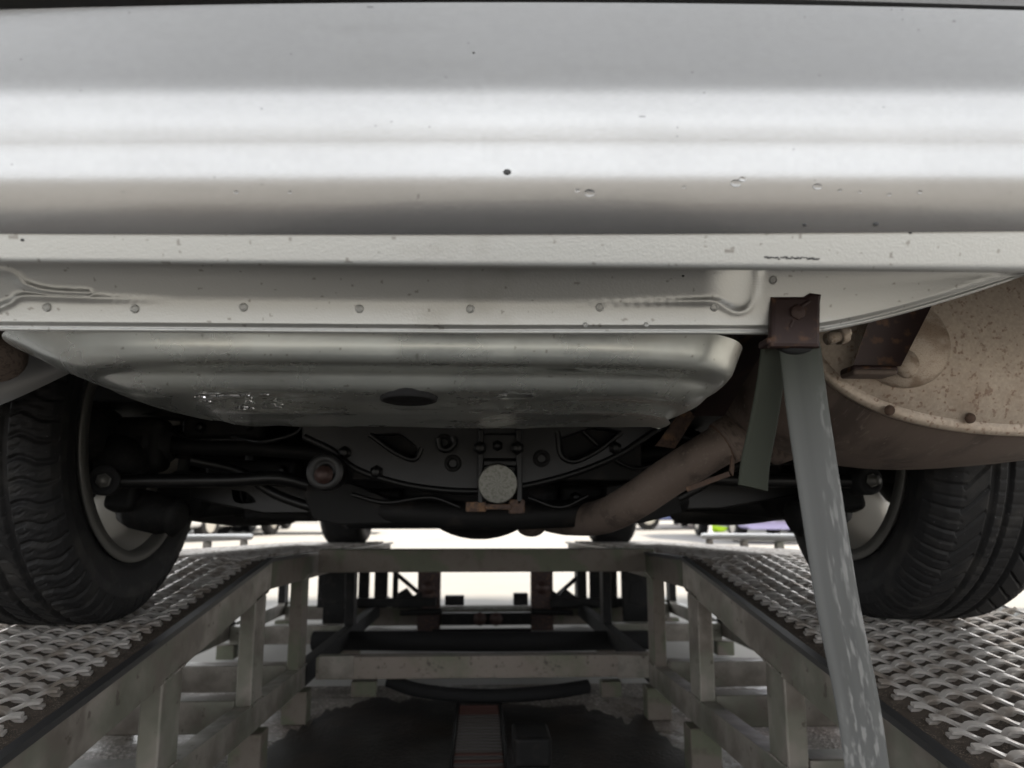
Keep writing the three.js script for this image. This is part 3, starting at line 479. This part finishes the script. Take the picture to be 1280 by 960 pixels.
// suspension and underbody
{
  const D = 1.2, T = (pts, rpx, d, seg = 30) => tube(pts.map(([x, y, dd]) => P(x, y, dd ?? d)), rpx / FOC * d, seg, 14);
  const bush = (x, y, d, rpx, len, dir = V(0, 0, 1)) => { const r = rpx / FOC * d; return lathe([[0, len * .9], [r * .3, len * .9], [r * .32, len * .6], [r * .55, len * .55], [r * .6, len * .75], [r * .95, len * .7], [r, len * .5], [r, -len], [0, -len]], P(x, y, d), dir, 28); };
  // stamped rear cross member
  const lower = curvePts([[380, 548], [417, 566], [441, 586], [488, 603], [525, 611], [590, 616], [652, 610], [722, 592], [774, 570], [812, 545], [850, 520]], 50);
  const holes = [curvePts([[462, 543], [500, 566], [518, 572], [524, 560], [512, 548], [500, 540]], 24), curvePts([[700, 546], [704, 570], [716, 575], [745, 562], [775, 540], [740, 532]], 24)];
  const cm = part(car, 'rear_cross_member', outline([[380, 505], ...lower, [850, 480]], D, .05, holes), M.blackGloss);
  part(cm, 'stamped_rib', [T([[462, 543], [498, 568], [519, 574], [527, 560]], 3.4, D - .004), T([[697, 540], [702, 570], [716, 577], [748, 563], [777, 540]], 3.4, D - .004), T(lower.filter((_, i) => i % 5 === 0).map(([x, y]) => [x, y - 2]), 4, D - .004, 60)], M.blackGloss);
  part(cm, 'back_plate', boxPx(440, 500, 800, 600, D + .03, .01), M.black);
  for (const [x, y] of [[555, 553], [566, 579], [677, 573]]) part(cm, 'access_hole', lathe([[.004, -.004], [.008, .002], [.011, .0035], [.014, 0]], P(x, y, D - .004), V(0, 0, 1), 20), M.black);
  part(cm, 'hook', T([[548, 548], [551, 560], [560, 562], [568, 554], [566, 546]], 4, D - .02), M.blackGloss);
  // bracket and mass damper
  const br = part(car, 'damper_bracket', [boxPx(597, 536, 605, 630, D - .03, .035), boxPx(645, 536, 653, 632, D - .03, .035), boxPx(600, 542, 650, 574, D - .02, .01), boxPx(604, 575, 648, 583, D - .028, .02)], M.blackGloss);
  part(br, 'bolt', lathe([[0, .006], [.006, .006], [.0065, 0], [.009, 0], [.009, -.004]], P(622, 557, D - .022), V(0, 0, 1), 6), M.blackGloss);
  part(br, 'rusty_plate', [boxPx(582, 627, 608, 640, D - .03, .03), boxPx(606, 630, 640, 637, D - .035, .03), boxPx(636, 624, 656, 642, D - .03, .03)], M.rust);
  part(car, 'mass_damper', lathe([[0, .012], [.0285, .0115], [.0305, .0095], [.0305, -.045], [0, -.045]], P(622, 604, D - .04), V(0, -.12, 1), 40), M.steel, 'bare grey metal disc of the damper');
  // differential and lower members
  part(car, 'differential', [new THREE.SphereGeometry(1, 32, 20).scale(.12, .085, .16).translate(...P(600, 618, 1.45).toArray()), boxPx(500, 600, 700, 648, 1.34, .18, .03)], M.black);
  part(car, 'lower_cross_tube', T([[395, 634, 1.38], [500, 640], [620, 645], [760, 638], [850, 624, 1.38]], 17, 1.3, 40), M.black);
  part(car, 'lower_bracket', outline([[378, 602], [438, 606], [520, 640], [512, 652], [425, 654], [394, 648], [384, 625]], 1.29, .08), M.black); part(car, 'lower_bracket', outline([[760, 610], [840, 596], [850, 640], [800, 652], [760, 648]], 1.3, .08), M.black);
  // left arm bush with reddish bolt
  const lb = part(car, 'arm_bush', bush(408, 590, 1.17, 23, .02), M.blackGloss);
  part(lb, 'bush_bolt', lathe([[0, .026], [.008, .026], [.009, .02], [.014, .019], [.0145, .014]], P(407, 594, 1.17), V(0, 0, 1), 12), M.bracket);
  // lateral links and shafts
  for (const s of [0, 1]) {
    const mx = x => s ? 1213 - x : x;
    const link = part(car, 'lateral_link', T([[mx(132), 602, 1.24], [mx(200), 601], [mx(290), 600], [mx(350), 598], [mx(385), 606, 1.26]], 8.5, 1.25, 40), M.blackGloss);
    part(link, 'link_bush', bush(mx(132), 601, 1.235, 18, .022, V(.25, 0, 1)), M.rubber);
    part(link, 'bush_bolt', lathe([[0, .03], [.008, .03], [.009, .018], [.012, .017]], P(mx(132), 601, 1.235), V(.25, 0, 1), 6), M.rimLip);
    part(car, 'drive_shaft', T([[mx(150), 556, 1.38], [mx(250), 559], [mx(340), 562], [mx(470), 575]], 9, 1.38, 20), M.black);
    part(car, 'shaft_boot', lathe([[.05, 0], [.044, .012], [.05, .024], [.04, .036], [.045, .048], [.033, .06], [.037, .07], [.024, .085]], P(mx(160), 556, 1.38), V(s ? -1 : 1, 0, 0), 28), M.rubber);
    part(car, 'front_link', T([[mx(190), 640, 1.42], [mx(250), 632, 1.5], [mx(400), 622, 1.6]], 16, 1.45, 30), M.black);
    part(car, 'knuckle', [boxPx(mx(s ? 205 : 120), 520, mx(s ? 120 : 205), 590, 1.34, .06, .02), lathe([[0, -.05], [.03, -.05], [.036, -.03], [.036, .02], [.028, .04], [.034, .05], [.02, .06], [0, .06]], P(mx(190), 640, 1.36), V(s ? -1 : 1, -.2, .2), 24), lathe([[0, .04], [.03, .04], [.05, .0], [.055, -.04], [0, -.05]], P(mx(150), 575, 1.34), V(0, .3, 1), 24), bar(P(mx(150), 640, 1.33), P(mx(175), 545, 1.36), .05, .045, .012)], M.black);
    part(car, 'coil_spring', tube(Array.from({ length: 60 }, (_, k) => { const a = k / 8 * 2 * Math.PI, c = P(mx(210), 560, 1.45); return V(c.x + .05 * Math.cos(a), c.y - .02 + k * .0045, c.z + .05 * Math.sin(a)); }), .007, 200, 8), M.black);
    part(car, 'trailing_arm', T([[mx(225), 618, 1.45], [mx(300), 632, 1.75], [mx(360), 634, 2.1]], 27, 1.6, 20), M.black);
    part(car, 'brake_hose', T([[mx(290), 545, 1.3], [mx(330), 552], [mx(372), 540], [mx(378), 532]], 2.6, 1.25, 24), M.blackGloss);
    part(car, 'sill', box(s ? .74 : -.83, s ? .83 : -.74, H(.02), H(.3), -3.45, -1.78, .02), M.black);
  }
  // clutter of the rear axle: hoses, arms, brackets, bolts
  part(car, 'stabiliser_bar', T([[238, 575, 1.3], [300, 590], [345, 618], [420, 640], [620, 652, 1.36], [800, 640], [868, 612], [915, 585], [960, 572, 1.3]], 6, 1.33, 80), M.blackGloss);
  for (const [pts, r, d] of [[[[700, 505], [735, 545], [790, 585], [840, 575], [880, 590]], 2.4, 1.22], [[[440, 618], [480, 628], [540, 622], [575, 634]], 3, 1.24], [[[660, 622], [700, 634], [735, 620]], 3, 1.24]]) part(car, 'brake_line', T(pts, r, d, 40), M.blackGloss);
  for (const [x0, y0, x1, y1, d] of [[255, 575, 372, 596, 1.42], [300, 606, 402, 652, 1.5], [250, 616, 330, 646, 1.62], [850, 596, 1000, 640, 1.5], [845, 560, 905, 600, 1.4], [430, 610, 505, 640, 1.36], [700, 606, 770, 640, 1.36], [225, 520, 330, 548, 1.4], [905, 556, 1005, 580, 1.45]]) part(car, 'axle_bracket', boxPx(x0, y0, x1, y1, d, .05, .012), M.black);
  for (const [x, y, d] of [[278, 586, 1.41], [352, 588, 1.41], [330, 628, 1.49], [386, 640, 1.49], [450, 624, 1.35], [490, 628, 1.35], [720, 622, 1.35], [752, 626, 1.35], [880, 618, 1.49], [950, 622, 1.49], [250, 534, 1.39], [310, 532, 1.39], [470, 590, 1.19], [770, 560, 1.19], [430, 566, 1.19], [600, 560, 1.15], [647, 560, 1.15]]) part(car, 'bolt', lathe([[0, .007], [.006, .007], [.0068, .004], [.0068, 0], [.01, 0], [.011, -.004]], P(x, y, d), V(0, -.1, 1), 6), M.blackGloss);
  part(car, 'lower_arm', outline([[238, 590], [300, 604], [395, 612], [400, 640], [330, 640], [240, 622]], 1.44, .05, [curvePts([[290, 612], [310, 616], [320, 628], [295, 628], [290, 612]], 16)]), M.blackGloss);
  part(car, 'lower_arm', outline([[820, 606], [900, 600], [1000, 592], [1002, 616], [900, 634], [822, 636]], 1.44, .05), M.blackGloss);
  // floor pan, tank, engine tray and body shell: they shade everything below
  part(car, 'floor_pan', box(-.74, .74, H(.17), H(.2), -4.5, -1.24, .005), M.black);
  part(car, 'rear_floor', box(-.6, .62, H(.3), H(.32), -1.235, -.66, .005), M.black);
  part(car, 'fuel_tank', box(-.52, .5, H(-.005), H(.168), -2.35, -1.62, .05), M.black);
  part(car, 'transmission_tunnel', [box(-.14, .16, H(-.005), H(.168), -3.4, -2.4, .05), tube([pz(.0, H(.03), 1.6), pz(0, H(.0), 3.4)], .03, 8)], M.black);
  part(car, 'engine_tray', box(-.62, .62, H(-.105), H(.168), -4.6, -3.42, .03), M.black);
  for (const s of [-1, 1]) part(car, 'frame_rail', box(s * .45 - .05, s * .45 + .05, H(.02), H(.168), -3.41, -1.62, .02), M.black);
  const side = new THREE.Shape(); side.moveTo(.46, H(.36)); side.lineTo(.5, H(.75)); side.lineTo(.95, H(1.2)); side.lineTo(2.7, H(1.22)); side.lineTo(3.4, H(.82)); side.lineTo(4.75, H(.68)); side.lineTo(4.85, H(.36)); side.closePath();
  part(car, 'body_shell', muv(new THREE.ExtrudeGeometry(side, { depth: 1.56, bevelSize: .06, bevelThickness: .06, bevelSegments: 4 }).rotateY(Math.PI / 2).translate(-.78, 0, 0)), M.paint);
  for (const s of [-1, 1]) {
    const k = new THREE.Shape(); k.moveTo(.56, H(.42)); k.lineTo(.62, H(.14)); k.lineTo(.98, H(.12)); k.absarc(1.34, H(.12), .36, Math.PI, 0, true); k.lineTo(3.56, H(.0)); k.absarc(3.93, H(.1), .36, Math.PI + .25, -.25, true); k.lineTo(4.8, H(.02)); k.lineTo(4.85, H(.42)); k.closePath();
    part(car, 'side_panel', muv(new THREE.ExtrudeGeometry(k, { depth: .02, bevelEnabled: false, curveSegments: 24 }).rotateY(Math.PI / 2).translate(s * .855 - .01, 0, 0)), M.paint);
    part(car, 'wheel_arch', grid(20, 4, (i, j) => { const a = i / 20 * Math.PI, p = V(s * lerp(.62, .845, j / 4), H(.12) + .362 * Math.sin(a), -1.34 + .362 * Math.cos(a)); return [p, a, p.x]; }), M.black);
  }
}

// ------------------------------------------------------------------ the lot beyond: parked cars, bollard, bundle
function parked(label, x, d, turn, mat, van, group) {
  const base = V(0, 0, 0), t = thing('parked_car', label, van ? 'van' : 'car', base, group), L = van ? 4.2 : 4.1, hgt = van ? 1.85 : 1.45;
  const pr = van ? [[-2.05, .3], [-2.1, .8], [-2.0, 1.75], [1.1, 1.8], [1.75, 1.0], [2.1, .85], [2.1, .3]] : [[-2.05, .3], [-2.08, .75], [-1.95, .92], [-1.45, 1.38], [.35, 1.42], [1.05, .95], [1.95, .78], [2.05, .55], [2.05, .3]];
  const sh = new THREE.Shape(pr.map(p => new THREE.Vector2(...p)));
  const body = part(t, 'body', muv(new THREE.ExtrudeGeometry(sh, { depth: 1.5, bevelSize: .07, bevelThickness: .07, bevelSegments: 4 }).translate(0, 0, -.75)), mat);
  const gl = (van ? [[-1.9, 1.05], [-1.85, 1.6], [.9, 1.62], [1.4, 1.05]] : [[-1.6, .98], [-1.3, 1.3], [.25, 1.32], [.78, .98]]).map(p => new THREE.Vector2(...p));
  part(t, 'window', new THREE.ExtrudeGeometry(new THREE.Shape(gl), { depth: 1.66, bevelEnabled: false }).translate(0, 0, -.83), M.glass);
  for (const e of [-1, 1]) {
    part(t, 'bumper_bar', box(e > 0 ? 2.05 : -2.2, e > 0 ? 2.2 : -2.05, .32, .55, -.8, .8, .06), mat);
    part(t, 'grille', box(e > 0 ? 2.19 : -2.215, e > 0 ? 2.215 : -2.19, .36, .5, -.4, .4, .01), M.trim);
    for (const z of [-.6, .6]) part(t, e > 0 ? 'headlight' : 'tail_light', box(e > 0 ? 2.0 : -2.17, e > 0 ? 2.15 : -2.02, .62, .76, z - .17, z + .17, .04), e > 0 ? M.white : colour(.4, .02, .02));
    for (const z of [-.74, .74]) { const w = part(t, 'wheel', lathe([[.18, -.09], [.29, -.09], [.31, -.07], [.31, .07], [.29, .09], [.18, .09]], V(e * 1.28, .31, z), V(0, 0, 1), 28), M.rubber); part(w, 'hubcap', lathe([[0, -.08], [.18, -.088], [.185, -.06], [.185, .06], [.18, .088], [0, .08]], V(e * 1.28, .31, z), V(0, 0, 1), 20), M.alloy); }
  }
  t.position.set(x, 0, -d); t.rotation.y = turn; return t;
}
const at2 = (px, d) => P(px, 640, d).x;
parked('white van parked furthest left beyond the left deck', at2(362, 17), 17, .05, M.white, true);
parked('pale grey car behind the left rear wheel at the far lot', at2(258, 15), 15, 1.4, colour(.42, .42, .42), false);
parked('silver car parked between the grey car and the white van', at2(300, 19), 19, 1.5, colour(.6, .6, .6), false);
parked('white hatchback in the middle distance left of the exhaust', at2(500, 26), 26, 1.2, M.white, false);
parked('red car far away behind the cross beam', at2(620, 40), 40, .1, colour(.5, .05, .03), false);
parked('lilac car facing the ramp beyond the right deck', at2(945, 14), 14, -1.62, colour(.36, .33, .55), false);
parked('dark blue car behind the right end of the exhaust pipe', at2(850, 20), 20, .2, colour(.06, .08, .2), false);
parked('pink car next to the dark blue one on the far lot', at2(880, 23), 23, 1.4, colour(.6, .32, .36), false);
parked('white car at the right behind the right rear wheel', at2(1005, 18), 18, 1.5, M.white, false);
{ const x = at2(885, 17), g = lathe([[0, .62], [.05, .61], [.07, .57], [.07, .03], [.1, .02], [.1, 0]], V(x, 0, -17), V(0, 1, 0), 20); lone('bollard', g, M.white, 'white bollard post left of the lime green bundle', 'bollard');
  const gx = at2(897, 17.5), lump = (dx, r, s) => { const k = new THREE.SphereGeometry(r, 24, 18), p = k.attributes.position; for (let i = 0; i < p.count; i++) { const q = .88 + .24 * pn(p.getX(i) * 9 + 40, p.getY(i) * 9 + p.getZ(i) * 7 + 40, 97, s); p.setXYZ(i, p.getX(i) * q * 1.1, p.getY(i) * q, p.getZ(i) * q); } k.computeVertexNormals(); return k.translate(gx + dx, r * .92, -17.5); };
  const t = thing('bundle', 'lime green rounded bundle on the pale lot beside the white bollard', 'bundle', V(gx, 0, -17.5));
  part(t, 'lime_sack', lump(0, .24, 4), colour(.45, .75, .03, { roughness: .8, clearcoat: 0 })); part(t, 'green_sack', lump(.36, .2, 9), colour(.2, .42, .05, { roughness: .8, clearcoat: 0 }));
}
renderer.render(scene, camera);
